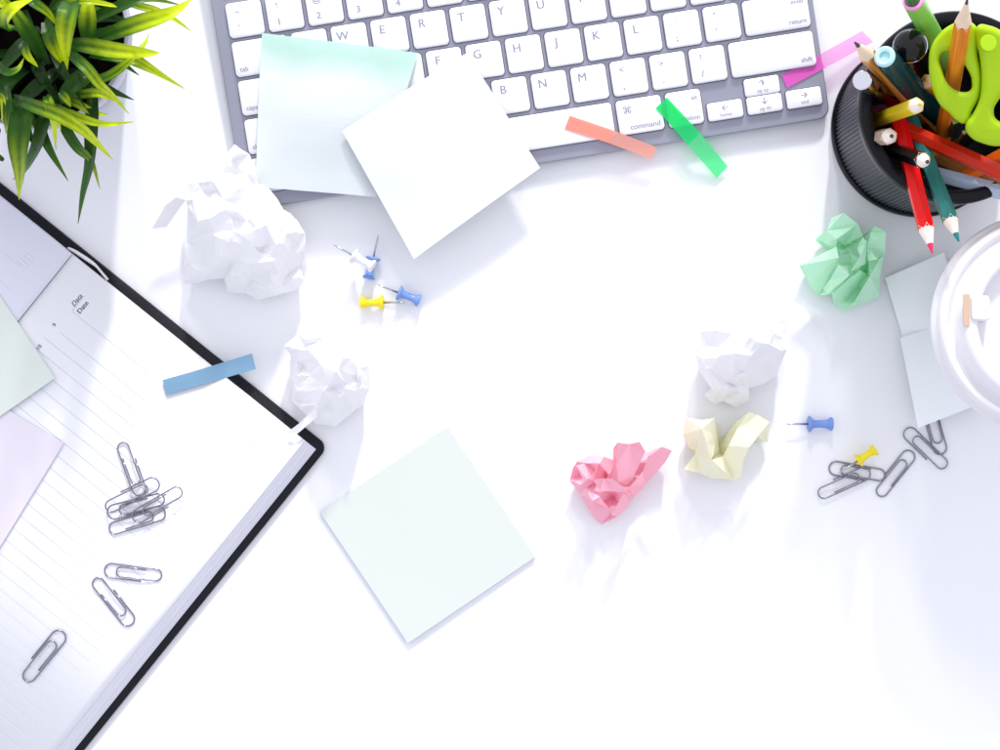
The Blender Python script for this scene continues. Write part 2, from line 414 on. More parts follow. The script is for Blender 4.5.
# ------------------------------------------------------------ notebook
ANG = R(38.8)
O11 = P(304, 441, 11)
av = Vector((-math.cos(ANG), math.sin(ANG), 0)); bv = Vector((-math.sin(ANG), -math.cos(ANG), 0))
nb = thing('notebook', 'open lined notebook with black cover, under clips and notes at the left', 'notebook', (O11.x, O11.y, 0))
def F(a, b, z): return av * a + bv * b + Vector((0, 0, z))
def fbox(a0, a1, b0, b1, z0, z1):
    vs = [F(a, b, z) for z in (z0, z1) for a, b in ((a0, b0), (a1, b0), (a1, b1), (a0, b1))]
    return vs, [(0,1,2,3), (4,5,6,7), (0,1,5,4), (1,2,6,5), (2,3,7,6), (3,0,4,7)]
def frr(a0, a1, b0, b1, r, z):
    return [tuple(F((a0+a1)/2 + x, (b0+b1)/2 + y, z)) for x, y in rrect(a1-a0, b1-b0, r, 7)]
AW, BW = 142, 214
o1 = frr(-9.9, 290, -4.2, BW + 6, 5, 0.2); o2 = frr(-10.3, 290.5, -4.6, BW + 6.5, 5, 0.9); o3 = frr(-10.1, 290, -4.3, BW + 6, 5, 2.9); o4 = frr(-9.5, 289, -3.8, BW + 5, 5, 3.4)
n = len(o1); vs = o1 + o2 + o3 + o4; fs = [tuple(range(n)), tuple(3*n + k for k in range(n))]
for l in range(3):
    for k in range(n): fs.append((l*n+k, l*n+(k+1) % n, (l+1)*n+(k+1) % n, (l+1)*n+k))
autosmooth(mesh_obj('cover', vs, fs, M['black_cover'], nb), 50)
random.seed(5); ps = []
NL = 16
for i in range(NL):
    t = i / (NL - 1); off = -6.6 * (1 - t) ** 0.8 + random.uniform(-.12, .12)
    z0 = 3.42 + i * 7.3 / NL
    ps.append(fbox(off, AW, 0.1 + random.uniform(-.1, .1), BW, z0, z0 + 7.3 / NL - 0.05))
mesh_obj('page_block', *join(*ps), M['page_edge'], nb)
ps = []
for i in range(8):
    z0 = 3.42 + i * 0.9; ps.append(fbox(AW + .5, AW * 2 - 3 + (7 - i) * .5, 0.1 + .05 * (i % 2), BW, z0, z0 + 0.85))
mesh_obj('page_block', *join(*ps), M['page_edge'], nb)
# right page: flat, dips into the gutter
def page_z(a):
    if a <= AW: return 11.0
    return 11.5 + 1.0 * math.sin(min(1, (a - AW) / 50) * PI / 2)
def page(a0, a1, name, m, dz=0.0, na=40, b0=-0.2):
    vs, fs = [], []
    for i in range(na + 1):
        a = a0 + (a1 - a0) * i / na
        for j in range(2): vs.append(F(a, (b0, BW)[j], page_z(a) + dz))
    for i in range(na): fs.append((2*i, 2*i+1, 2*i+3, 2*i+2))
    return solid(mesh_obj(name, vs, fs, m, nb, smooth=True), 0.12, -1)
pgR = page(-0.2, AW, 'page', M['page'])
pgL = page(AW + 0.2, AW * 2 - 2, 'page', M['page_left_shade'])
pgL['label'] = 'left page with bluish shade in its colour'
def line(a0, b0, a1, b1, w=0.3, n=1, dz=0.06):
    p, q = Vector((a0, b0)), Vector((a1, b1)); d = (q - p).normalized(); s = Vector((-d.y, d.x)) * w / 2
    vs, fs = [], []
    for i in range(n + 1):
        c = p.lerp(q, i / n)
        for sg in (1, -1): vs.append(F(c.x + s.x * sg, c.y + s.y * sg, page_z(c.x) + dz))
    for i in range(n): fs.append((2*i, 2*i+1, 2*i+3, 2*i+2))
    return vs, fs
px = 1 / K / 1.0117
ls = []
for k in range(26):
    b = (68 + 14 * (k)) * px
    if b < BW - 8: ls.append(line(29.5 * px, b, (258 + (0 if k == 0 else 9)) * px, b, 0.28, 1))
ls += [line(262 * px, 44 * px, 165 * px, 44 * px, 0.3), line(262 * px, 44 * px, 262 * px, 24 * px, 0.3)]
mesh_obj('ruled_lines', *join(*ls), M['rule'], pgR)
hl = []
def wtext(s, sx, sy, size, **kw):
    p = P(sx, sy, 11.06) - Vector((O11.x, O11.y, 0))
    return text_mesh(s, p.x, p.y, 11.07, size, rot=math.atan2(-bv.y, -bv.x), **kw)
hl += [wtext('Data', 76.8, 300.6, 3.4, shear=0.3), wtext('Date', 82.8, 307.4, 3.4, bold=0.06), wtext('9', 54.5, 325, 2.8), wtext('10', 39, 347.5, 2.8)]
mesh_obj('page_print', *join(*hl), M['ink'], pgR)
gp = P(255, 442, 11.06) - Vector((O11.x, O11.y, 0)); ga, gb = gp.dot(av), gp.dot(bv)
mesh_obj('faint_stamp', *join(*[line(ga - 3, gb + k * 1.7, ga + 3, gb + k * 1.7, 0.9) for k in (-1.5, -.5, .5, 1.5)]), M['ghost'], pgR)
ls = []
gp = P(27, 259, 12) - Vector((O11.x, O11.y, 0)); ga, gb = gp.dot(av), gp.dot(bv)
for k in (-1.5, -.5, .5, 1.5): ls.append(line(ga - 3, gb + k * 2, ga + 3, gb + k * 2, 0.8, 3))
for s_, e_ in (((22, 267), (-60, 201)), ((12, 290), (-60, 232))):
    p = P(*s_, 12) - Vector((O11.x, O11.y, 0)); q = P(*e_, 12) - Vector((O11.x, O11.y, 0))
    ls.append(line(p.dot(av), p.dot(bv), q.dot(av), q.dot(bv), 0.3, 12))
mesh_obj('ruled_lines', *join(*ls), M['ghost'], pgL)
# pale curled headband at the top of the spine
cur = []
hv, hf = [], []
for i in range(17):
    t = i / 16; a = 122 + 24 * t
    for j in range(5):
        s_ = j / 4
        hv.append(F(a + 1.0 * math.sin(t * 9), -1.2 - 1.9 * math.sin(PI * t) + s_ * (1.1 - 0.5 * math.sin(7 * t)), 4 + 5.5 * math.sin(PI * (0.15 + 0.8 * s_)) * (0.7 + .3 * math.sin(PI * t))))
for i in range(16):
    for j in range(4):
        a = i * 5 + j; hf.append((a, a + 1, a + 6, a + 5))
solid(mesh_obj('headband', hv, hf, M['paper'], nb, smooth=True), 0.3)

pad('sticky_note', [(55, 378), (-32, 248), (-160, 337), (-73, 467)], 12.7, 0.5, M['note_green'],
    'pale green sticky note on the notebook at the left edge', 'sticky notes on the notebook')
pad('sticky_note', [(64, 443), (-70, 363), (-152, 496), (-18, 576)], 11.5, 0.6, M['note_pink'],
    'pale pink-lilac sticky note on the notebook below the green one', 'sticky notes on the notebook')

# ------------------------------------------------------------ paper clips
def clip_path():
    p = []; z = 0.5
    def arc(cx, cy, r, a0, a1, n=12, dz=0):
        for k in range(n + 1):
            a = R(a0 + (a1 - a0) * k / n); p.append((cx + r * math.cos(a), cy + r * math.sin(a), z + dz))
    p.append((4.5, -3.45, z)); p.append((-3, -3.45, z))
    arc(-10.4, 0, 3.45, 270, 90)
    p.append((0, 3.45, z + .1))
    arc(11.2, .55, 2.9, 90, -90)
    p.append((3, -2.4, z + 0.9))
    arc(-5.6, 0, 2.35, -90, -270, dz=.45)
    p.append((0, 2.4, z + .5)); p.append((6.5, 2.45, z + .7))
    return p
cv, cf = tube(clip_path(), 0.38, 8)
clip_mesh = None
def clip(x, y, ang, z, label, group, tx=0.0, ty=0.0, sc_=1.0):
    global clip_mesh
    if clip_mesh is None:
        o = mesh_obj('paper_clip', cv, cf, M['wire'], smooth=True, origin=(0, 0, 0)); clip_mesh = o
    else:
        o = clip_mesh.copy(); C.objects.link(o)
    o.location = P(x, y, z) * MM; o.rotation_euler = (tx, ty, R(ang)); o.scale = (sc_, sc_, sc_)
    return tag(o, label, 'paper clip', group)
G1 = 'steel paper clips on the notebook page'
PZ = 11.15
clip(132, 469, 110, PZ + .6, 'steel paper clip topping the clip pile, standing out upward from it', G1, sc_=.95, ty=0.03)
clip(132.5, 494.5, 206, PZ + 2.6, 'steel paper clip crossing the tilted upper clip in the notebook pile', G1, ty=-.02)
clip(157.5, 505, 30, PZ + 2.7, 'steel paper clip reaching out at the right side of the notebook pile', G1, sc_=.96)
clip(137.5, 520, 197, PZ + .1, 'lowest steel paper clip of the pile on the notebook', G1)
clip(136, 506.5, 14, PZ + 1.3, 'steel paper clip buried in the middle of the notebook pile', G1)
clip(133, 573, -7, PZ, 'nearly level steel paper clip just below the pile on the notebook', G1, sc_=.98)
clip(114, 601.5, 128, PZ, 'diagonal steel paper clip below the level one on the notebook', G1, sc_=1.0)
clip(44, 655.5, 231, PZ, 'lone steel paper clip nearest the bottom left of the notebook', G1, sc_=1.05)
G2 = 'steel paper clips beside the paper cup'
clip(844, 482.5, 204, 1.3, 'steel paper clip under the yellow pin needle, lying over another clip', G2, sc_=.97)
clip(856.5, 472, -10, 0.1, 'steel paper clip beneath the yellow push pin and the crossing clip', G2, sc_=.97)
clip(895, 473, 231, 0.1, 'steel paper clip slanting alone right of the yellow push pin', G2, sc_=.95)
clip(925, 448.5, -44, 0.6, 'dark steel paper clip at the corner of the pale blue note', G2, sc_=.95)
clip(934, 428, 106, 0.1, 'steel paper clip mostly hidden under the pale blue note', G2, sc_=.95)

# ------------------------------------------------------------ push pins
prof = [(0.01, 0), (3.4, 0.0), (4.0, 0.35), (4.05, 0.9), (3.6, 1.5), (2.5, 2.2), (2.0, 3.4), (1.85, 5.5), (1.95, 8), (2.3, 9.6), (2.9, 10.4), (3.35, 10.9), (3.4, 11.6), (3.0, 12.1), (0.01, 12.2)]
def pin(x, y, z, ang, pitch, m, label, group, s=1.0):
    t = thing('push_pin', label, 'push pin', P(x, y, z), (0, -R(pitch), R(ang)), group)
    v, f = lathe(prof, 28)
    v = [(q[2] * s, q[0] * s, q[1] * s) for q in v]
    mesh_obj('body', v, f, m, t, smooth=True)
    v, f = tube([(0.2, 0, 0), (-8.5, 0, 0), (-11, 0, 0)], [.5, .45, .05], 8)
    mesh_obj('needle', v, f, M['needle'], t, smooth=True)
G3 = 'push pins left of centre'; G4 = 'push pins right of centre'
pin(373.5, 257, 4.3, -103, -3, M['pin_blue'], 'blue push pin lying under the white pin, needle pointing up', G3, .9)
pin(353, 255.5, 9.5, -29, 8, M['pin_white'], 'white push pin lying across a blue push pin', G3, .95)
pin(398, 292.5, 4.3, -21, -3, M['pin_blue'], 'blue push pin beside the needle of the yellow pin below the sticky notes', G3, .92)
pin(383.5, 302.5, 4.2, 180, -3, M['pin_yellow'], 'yellow push pin pointing right under a blue push pin', G3, .92)
pin(808, 424, 4.2, 0, -2, M['pin_blue'], 'blue push pin lying alone, needle pointing left toward crumpled yellow paper', G4, .98)
pin(857.5, 461, 6.0, 34, 8, M['pin_yellow'], 'yellow push pin resting on steel paper clips', G4, .86)

# ------------------------------------------------------------ crumpled paper
def crumple(name, crop, scale, outline, inner, m, label, group, extra=0, H=None, seed=1, fine=0.5, amp=4.0, flaps=(), base=0.55, cuts=1, mind=5.0, zk=1.0):
    """outline / inner: points (x, y, z) in a photo crop; a folded sheet balled up, closed underneath"""
    rnd = random.Random(seed)
    conv = lambda q: (crop[0] + q[0] / scale, crop[1] + q[1] / scale, q[2])
    kz = lambda q: (q[0], q[1], q[2] * zk)
    ol = [kz(conv(q)) for q in outline]; inn = [kz(conv(q)) for q in inner]
    def inside(x, y):
        c = False
        for i in range(len(ol)):
            x1, y1 = ol[i][:2]; x2, y2 = ol[i-1][:2]
            if (y1 > y) != (y2 > y) and x < (x2-x1) * (y-y1) / (y2-y1) + x1: c = not c
        return c
    def edged(x, y):
        d = 1e9
        for i in range(len(ol)):
            a = Vector(ol[i][:2]); b = Vector(ol[i-1][:2]); p = Vector((x, y)); ab = b - a
            t = max(0, min(1, (p-a).dot(ab) / max(1e-9, ab.length_squared))); d = min(d, (a + ab*t - p).length)
        return d
    xs = [q[0] for q in ol]; ys = [q[1] for q in ol]
    tries = 0; added = 0; 
    while added < extra and tries < 4000:
        tries += 1
        x, y = rnd.uniform(min(xs), max(xs)), rnd.uniform(min(ys), max(ys))
        if not inside(x, y): continue
        e = edged(x, y)
        if e < 3.5: continue
        if min((math.hypot(x - q[0], y - q[1]) for q in inn + ol), default=9) < mind: continue
        near = sorted(((math.hypot(x-q[0], y-q[1]), q[2]) for q in (ol + inn)))[:4]
        w = [1 / (d + .5) for d, _ in near]; z = sum(a * b[1] for a, b in zip(w, near)) / sum(w)
        z += rnd.choice((-1, 1, 1)) * rnd.uniform(.3, 1) * amp
        inn.append((x, y, max(3, z))); added += 1
    pts = ol + inn
    W3 = [P(*q) for q in pts]
    res = delaunay_2d_cdt([Vector((p[0], p[1])) for p in pts], [], [list(range(len(ol)))], 1, 1e-4)
    vmap = []
    for i, ids in enumerate(res[3]):
        vmap.append(W3[ids[0]].copy() if ids else P(res[0][i].x, res[0][i].y, 8))
    bm = bmesh.new(); bvs = [bm.verts.new(q) for q in vmap]
    for fc in res[2]:
        try: bm.faces.new([bvs[i] for i in fc])
        except ValueError: pass
    # bottom: pull the rim down and inward
    cen = Vector((sum(p.x for p in W3[:len(ol)]) / len(ol), sum(p.y for p in W3[:len(ol)]) / len(ol), 0))
    orim = []
    for i in range(len(ol)):
        idx = next(k for k, ids in enumerate(res[3]) if i in ids); orim.append(bvs[idx])
    mid = []; low = []
    for i, b_ in enumerate(orim):
        c = b_.co; mz = c.z * rnd.uniform(.35, .6)
        q = cen.lerp(Vector((c.x, c.y, 0)), rnd.uniform(.86, .97)); mid.append(bm.verts.new((q.x, q.y, mz)))
        q = cen.lerp(Vector((c.x, c.y, 0)), rnd.uniform(base, base + .2)); low.append(bm.verts.new((q.x, q.y, rnd.choice((0.15, 0.4, 1.5)))))
    nO = len(orim)
    for i in range(nO):
        j = (i + 1) % nO
        for A, B in ((orim, mid), (mid, low)):
            for tri in ((A[i], A[j], B[i]), (A[j], B[j], B[i])):
                try: bm.faces.new(tri)
                except ValueError: pass
    cb = bm.verts.new((cen.x, cen.y, 1.0))
    for i in range(nO): bm.faces.new((low[i], low[(i+1) % nO], cb))
    for v_ in list(bm.verts):
        if not v_.link_faces: bm.verts.remove(v_)
    if fine:
        for c_ in range(cuts):
            bmesh.ops.subdivide_edges(bm, edges=bm.edges[:], cuts=1, use_grid_fill=True)
            for v_ in bm.verts:
                if v_.co.z > 1.2:
                    k = fine / (c_ + 1)
                    v_.co += Vector((rnd.uniform(-k, k) * .7, rnd.uniform(-k, k) * .7, rnd.uniform(-k, k)))
    for fl in flaps:
        q = [bm.verts.new(P(*conv(p))) for p in fl]
        q2 = [bm.verts.new(v_.co - Vector((0, 0, 0.35))) for v_ in q]
        cq = sum((v_.co for v_ in q), Vector()) / len(q)
        bm.faces.new(q); bm.faces.new(q2[::-1])
        for i in range(len(q)):
            j = (i+1) % len(q); bm.faces.new((q[i], q[j], q2[j], q2[i]))
    bmesh.ops.triangulate(bm, faces=bm.faces[:])
    bm.verts.index_update()
    vs = [v_.co.copy() for v_ in bm.verts]; fs = [tuple(v_.index for v_ in f_.verts) for f_ in bm.faces]; bm.free()
    o = mesh_obj(name, vs, fs, m)
    o.data.set_sharp_from_angle(angle=R(16)) if False else None
    return tag(o, label, 'crumpled paper', group)

GP = 'crumpled white paper balls'; GC = 'crumpled coloured notes'
crumple('crumpled_paper', (140, 130), 4.167,
  [(395,58,30),(455,100,32),(485,160,28),(490,220,26),(540,245,24),(600,330,22),(650,370,22),(690,430,18),(688,500,16),(697,560,14),(685,625,10),(650,665,8),(575,690,9),(490,708,8),(440,682,8),(360,672,10),(352,620,14),(270,624,14),(240,640,10),(180,635,8),(187,560,14),(182,490,16),(200,320,20),(190,290,20),(190,225,16),(240,220,22),(290,170,26),(330,130,26)],
  [(400,100,42),(470,180,34),(300,180,34),(390,420,44),(220,290,26),(330,340,48),(435,490,36),(600,410,34),(540,520,34),(630,520,24),(640,400,28),(450,560,30),(385,560,24),(545,590,24),(600,470,34),(300,520,34),(250,485,26),(205,555,18),(400,250,46),(480,300,42),(550,380,38),(380,610,26),(270,400,38),(490,640,15),(610,610,14),(300,590,22),(660,470,20)],
  M['paper'], 'largest crumpled white paper ball, left of the sticky notes with a loose corner', GP, extra=60, seed=3, amp=4.0, fine=.5, mind=5,
  flaps=[[(192,292,20),(150,280,22),(105,315,20),(50,412,14),(110,404,12),(182,302,17)]])
crumple('crumpled_paper', (270, 310), 5.357,
  [(160,70,14),(240,110,20),(335,45,16),(400,105,18),(440,170,20),(500,250,20),(533,300,16),(530,420,12),(495,510,8),(430,560,8),(350,625,6),(240,610,8),(190,560,10),(120,490,7),(105,350,12),(112,240,14),(78,190,18),(150,130,22)],
  [(290,300,34),(350,290,37),(480,350,32),(370,470,30),(440,495,22),(215,350,20),(250,510,20),(310,520,14),(150,435,15),(190,160,28),(300,160,29),(390,510,18),(260,430,25),(120,205,24),(280,305,36),(210,260,24),(340,420,26),(430,260,34),(450,430,26),(180,300,16)],
  M['paper'], 'crumpled white paper ball with a folded tail over the notebook corner', GP, extra=36, seed=8, amp=3.6, fine=.4, mind=5,
  flaps=[[(190,575,16),(150,612,16),(92,655,13.5),(100,688,13),(150,660,14),(255,570,16),(250,520,18)]])
crumple('crumpled_paper', (680, 290), 6.25,
  [(210,160,20),(310,110,20),(400,60,18),(500,100,20),(640,190,18),(680,240,14),(645,300,20),(668,372,18),(635,450,13),(600,545,8),(520,590,10),(432,612,12),(432,685,8),(350,735,6),(270,690,8),(220,715,6),(150,665,8),(215,640,14),(115,500,14),(100,400,18),(130,260,20)],
  [(480,320,38),(440,410,37),(370,540,27),(515,575,15),(300,500,31),(490,430,24),(640,380,20),(310,620,19),(520,270,32),(590,270,26),(350,300,42),(250,400,38),(560,460,18),(345,600,14),(420,600,14),(590,330,25),(140,430,24),(220,250,34),(440,180,34),(280,180,30),(560,180,24)],
  M['paper'], 'crumpled white paper ball on the right, just above the crumpled yellow note', GP, extra=34, seed=12, amp=3.4, fine=.4, mind=5)
crumple('crumpled_note', (560, 430), 7.5,
  [(430,95,20),(520,105,21),(598,90,22),(640,165,15),(660,205,18),(765,125,24),(838,155,22),(790,240,18),(655,395,12),(545,520,10),(490,575,9),(425,652,10),(310,706,4),(270,680,5),(205,580,8),(150,480,10),(112,432,12),(75,375,12),(100,285,16),(130,240,20),(240,185,22),(330,200,20),(430,245,14),(400,140,14)],
  [(350,360,10),(290,258,27),(190,385,22),(250,372,27),(170,330,8),(215,290,10),(245,528,20),(305,470,23),(390,370,25),(480,462,27),(530,480,20),(520,420,13),(405,505,5),(372,595,16),(385,640,6),(440,472,21),(620,310,11),(590,250,20),(345,300,17),(300,560,12),(440,560,14),(480,300,24),(200,440,16),(290,380,16),(560,470,9),(720,240,20),(340,430,20),(270,600,9),(420,430,22)],
  M['crumple_pink'], 'small crumpled pink note with a loose flap at its right', GC, seed=2, fine=.3, extra=10, amp=1.6, mind=4, zk=.72, flaps=[
   [(430,95,30),(520,106,26),(598,90,32),(640,165,26),(560,330,20),(530,420,15),(440,390,20),(350,362,13),(420,250,24)],
   [(660,205,22),(765,125,30),(838,155,28),(790,240,21),(655,395,13),(560,500,13),(520,430,20),(620,310,17)],
   [(118,262,31),(200,240,27),(292,256,33),(262,310,24),(205,372,30),(188,400,22),(200,330,17),(232,280,18)],
   [(250,374,33),(330,362,29),(392,366,34),(480,430,33),(548,495,24),(485,478,26),(400,460,29),(300,458,27)],
   [(385,640,19),(430,652,14),(520,565,16),(496,500,27),(470,480,29),(455,560,22)],
   [(150,480,14),(190,440,23),(300,500,24),(245,530,25),(365,590,19),(300,560,22)],
   [(330,200,26),(240,185,27),(130,240,24),(200,250,29),(300,250,31),(360,330,22),(430,246,19)]])
crumple('crumpled_note', (670, 400), 8.333,
  [(130,150,12),(250,165,14),(370,150,12),(392,235,9),(410,400,3),(445,330,7),(555,185,16),(660,100,22),(730,125,20),(828,185,18),(815,350,6),(770,345,7),(735,300,14),(660,392,20),(612,500,14),(590,640,8),(545,672,6),(350,652,6),(240,606,8),(118,580,12),(200,460,13),(165,400,10),(110,290,12)],
  [(265,245,27),(212,330,12),(300,480,9),(355,500,22),(430,445,3),(480,560,15),(520,650,9),(490,390,17),(560,305,25),(640,350,23),(690,135,21),(548,245,14),(320,350,19),(250,560,9),(760,190,21),(190,560,15),(620,220,24),(400,600,9),(240,420,11)],
  M['crumple_yellow'], 'small crumpled pale yellow note with two raised ends', GC, seed=5, fine=.25, extra=6, amp=1.2, mind=5, zk=.75, flaps=[
   [(130,150,20),(250,165,16),(370,150,21),(392,300,13),(410,410,7),(345,490,20),(300,350,27),(265,240,32),(190,330,20),(165,400,13),(110,290,17)],
   [(265,243,31),(345,490,22),(520,655,11),(350,655,8),(240,608,11),(116,578,19),(205,455,15)],
   [(660,100,28),(730,122,26),(828,183,22),(740,290,25),(660,392,26),(612,500,19),(592,640,10),(530,668,8),(350,500,27),(440,470,14),(490,380,22),(560,240,24)]])
crumple('crumpled_note', (790, 200), 6.25,
  [(155,245,6),(235,190,12),(260,110,14),(335,80,22),(425,150,20),(455,225,16),(470,235,20),(505,200,18),(530,165,26),(598,200,24),(590,330,20),(555,500,11),(560,605,6),(430,660,6),(330,697,6),(280,660,8),(265,590,14),(165,597,4),(120,520,8),(60,410,12),(170,412,12),(240,355,16),(285,290,18),(210,268,6)],
  [(300,240,21),(340,284,9),(295,365,24),(262,385,9),(210,545,5),(305,405,24),(370,472,27),(375,405,18),(440,368,24),(460,250,25),(475,460,9),(430,540,9),(498,480,27),(400,645,18),(490,380,18),(560,370,25),(275,582,19),(460,320,16),(430,210,10),(320,180,22),(350,640,9),(360,430,25),(380,330,20),(550,250,17),(180,500,13),(530,560,14)],
  M['crumple_green'], 'crumpled light green note below the black pencil cup', GC, seed=7, fine=.25, extra=8, amp=1.4, mind=5, zk=.75, flaps=[
   [(335,80,28),(425,150,25),(455,225,20),(340,284,14),(290,245,27),(215,262,12),(160,245,9),(235,190,19),(262,110,17)],
   [(58,410,18),(170,412,17),(240,375,24),(290,290,26),(305,360,27),(245,400,18),(205,550,9),(165,598,6),(118,520,11)],
   [(305,402,31),(372,470,28),(240,585,17),(205,552,10),(250,500,20)],
   [(265,590,24),(283,662,11),(420,550,14),(490,465,17),(440,442,30),(370,490,28)],
   [(332,698,7),(400,640,20),(500,475,32),(560,372,33),(592,330,25),(560,500,15),(562,606,7),(430,662,8)],
   [(505,200,20),(530,163,30),(600,200,27),(592,335,23),(545,370,30),(488,382,25),(482,290,23)],
   [(455,232,31),(480,260,28),(470,400,27),(380,445,30),(440,350,29),(420,300,24)]])

# ------------------------------------------------------------ potted grass
pc = P(33, 32, 75)
plant = thing('potted_plant', 'artificial grass plant in a small grey pot, top left corner', 'potted plant', (pc.x, pc.y, 0))
v, f = lathe([(0.01, 0.1), (27, 0.1), (28.5, 1.5), (40.5, 66), (43, 68), (43.2, 74.5), (42.6, 75.5), (41.2, 75.5), (40.4, 74), (39.5, 60), (0.01, 60)], 96)
autosmooth(mesh_obj('pot', v, f, M['pot'], plant), 40)
v, f = lathe([(0.01, 71), (12, 71.5), (25, 70.5), (39.6, 69.5)], 40)
mesh_obj('soil', v, f, M['soil'], plant, smooth=True)
bverts, bfaces, bcols = [], [], []
def lerp3(a, b, t): return tuple(a[i] + (b[i] - a[i]) * t for i in range(3))
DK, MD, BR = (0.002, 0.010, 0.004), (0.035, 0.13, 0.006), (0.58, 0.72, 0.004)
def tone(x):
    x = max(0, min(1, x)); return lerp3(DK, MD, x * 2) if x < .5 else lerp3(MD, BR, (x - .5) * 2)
def catmull(pts, n):
    p = [pts[0] * 2 - pts[1]] + pts + [pts[-1] * 2 - pts[-2]]; out = []
    for i in range(1, len(p) - 2):
        for k in range(n):
            t = k / n
            out.append(0.5 * ((2*p[i]) + (-p[i-1]+p[i+1])*t + (2*p[i-1]-5*p[i]+4*p[i+1]-p[i+2])*t*t + (-p[i-1]+3*p[i]-3*p[i+1]+p[i+2])*t**3))
    out.append(p[-2]); return out
def blade(pts, w, tn, roll=0.0):
    """pts: world mm Vectors base->tip; w: width mm"""
    c = catmull(pts, 6); n = len(c); b0 = len(bverts)
    for i, p in enumerate(c):
        t = i / (n - 1); d = (c[min(i+1, n-1)] - c[max(i-1, 0)]).normalized()
        s = d.cross(Vector((0, 0, 1)))
        if s.length < .15: s = Vector((1, 0.2, 0))
        s.normalize(); up = s.cross(d); rr = roll * (1 - .5 * t)
        s2 = s * math.cos(rr) + up * math.sin(rr); u2 = up * math.cos(rr) - s * math.sin(rr)
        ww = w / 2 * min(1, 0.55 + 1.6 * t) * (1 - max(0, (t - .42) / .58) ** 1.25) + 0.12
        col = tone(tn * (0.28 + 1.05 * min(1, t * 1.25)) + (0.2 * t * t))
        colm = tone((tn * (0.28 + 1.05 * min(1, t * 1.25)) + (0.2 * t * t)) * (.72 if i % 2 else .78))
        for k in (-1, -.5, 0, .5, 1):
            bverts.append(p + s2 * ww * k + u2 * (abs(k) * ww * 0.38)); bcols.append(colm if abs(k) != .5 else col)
    for i in range(n - 1):
        for k in range(4):
            a = b0 + i * 5 + k; bfaces.append((a, a + 1, a + 6, a + 5))
traced = [
 ([(98,39),(134,25),(171,13),(192,-1)],15,.88,95,(110,118,120,112)),
 ([(110,-6),(134,5),(156,11),(175,20),(191,31)],7,.9,90,(100,98,92,84,75)),
 ([(80,30),(98,17),(127,4),(149,-1),(181,5)],10,.3,95,(95,105,108,106,98)),
 ([(50,10),(63,4),(88,1.5),(110,5),(117,7)],6,.8,95,(110,125,130,124,120)),
 ([(66,44),(88,45.5),(119,50.6),(146,53),(160,53)],14,.86,95,(100,116,118,108,100)),
 ([(90,56),(108,57),(127,59),(158,52)],8,.5,95,(92,100,102,96)),
 ([(100,44),(120,54),(138,62),(156,72),(185,89)],11,.72,95,(85,95,98,90,72)),
 ([(86,88),(95,82),(112,75),(131,60),(144,45),(149,34)],9,.62,95,(90,104,108,108,104,98)),
 ([(66,48),(74,57),(88,70),(100,85),(112,95),(129,114)],10,.66,95,(105,118,122,118,108,92)),
 ([(62,92),(79,94),(97,93),(112,98),(124,104)],8,.8,95,(90,98,98,92,84)),
 ([(60,98),(76,103),(95,113),(108,114)],7,.8,95,(92,98,94,88)),
 ([(40,102),(57,109),(78,117),(104,124),(134,122)],9,.75,95,(94,104,104,95,84)),
 ([(14,98),(30,104),(59,115),(83,129.5),(99,145),(113,160)],12,.8,95,(100,114,118,108,92,74)),
 ([(58,112),(66,128),(78,147),(92,162),(100,189)],10,.42,95,(84,92,88,74,54)),
 ([(92,84),(93,104),(92,134),(90,164),(83,195),(78,224)],12,.22,95,(86,96,90,74,54,34)),
 ([(23,95),(22,115),(19,143),(20,173),(19,200)],20,.5,95,(90,102,98,80,54)),
 ([(52,104),(45,121),(38,145),(26,168),(13,180)],13,.3,95,(88,96,88,72,60)),
 ([(46,96),(49,103),(54,121),(56,150)],9,.97,95,(110,118,110,86)),
 ([(50,104),(55,112),(61,130)],6,.95,95,(108,114,104)),
 ([(74,-6),(70,9),(66,29),(66,51),(67.5,70)],19,.72,95,(118,132,132,120,104)),
 ([(14,30),(6,20),(14,8),(35,-2)],15,1.0,95,(128,142,148,140)),
 ([(47,64),(29,32),(15,12),(0,-6)],15,.5,95,(90,112,126,130)),
 ([(88,44),(88,22),(88,5),(87,-14)],16,.8,95,(95,108,112,110)),
 ([(46,22),(51,37),(56,51),(65,67)],14,.62,95,(112,114,106,96)),
 ([(86,66),(84,76),(73,85),(63,97),(70,107)],15,.26,95,(98,106,106,98,92)),
 ([(66,66),(41,85),(22,101),(0,122)],14,.10,95,(88,96,94,84)),
 ([(26,-4),(34,3),(48,13),(57,26)],9,.55,95,(118,122,118,108)),
 ([(25,42),(28,55),(38,67)],8,.8,95,(120,118,110)),
 ([(-6,58),(6,72),(18,69),(24,58)],7,.45,95,(112,118,118,114)),
 ([(-20,-12),(0,2),(10,12)],9,.9,95,(130,132,128)),
 ([(-6,14),(2,16),(12,14)],8,.85,95,(130,130,124)),
 ([(7,88),(8,104),(7,122),(6,134)],8,.45,95,(102,106,98,88)),
 ([(-6,92),(3,100),(2,122)],6,.98,95,(110,108,96)),
 ([(60,92),(66,98),(71,107)],7,.8,95,(104,104,96)),
 ([(104,36),(110,30),(118,27)],9,.35,95,(84,88,86)),
 ([(0,128),(-6,140),(-14,150)],9,.4,95,(86,82,70)),
 ([(26,104),(40,106),(66,114),(74,118)],8,.55,95,(100,106,100,92)),
 ([(4,160),(-8,152)],5,.6,95,(70,70)),
 ([(40,28),(20,48),(4,66),(-14,84)],12,.12,95,(90,100,98,90)),
 ([(60,-8),(52,16),(40,34)],10,.35,95,(100,96,88)),
 ([(24,10),(30,30),(40,44)],9,.4,95,(100,94,86)),
]
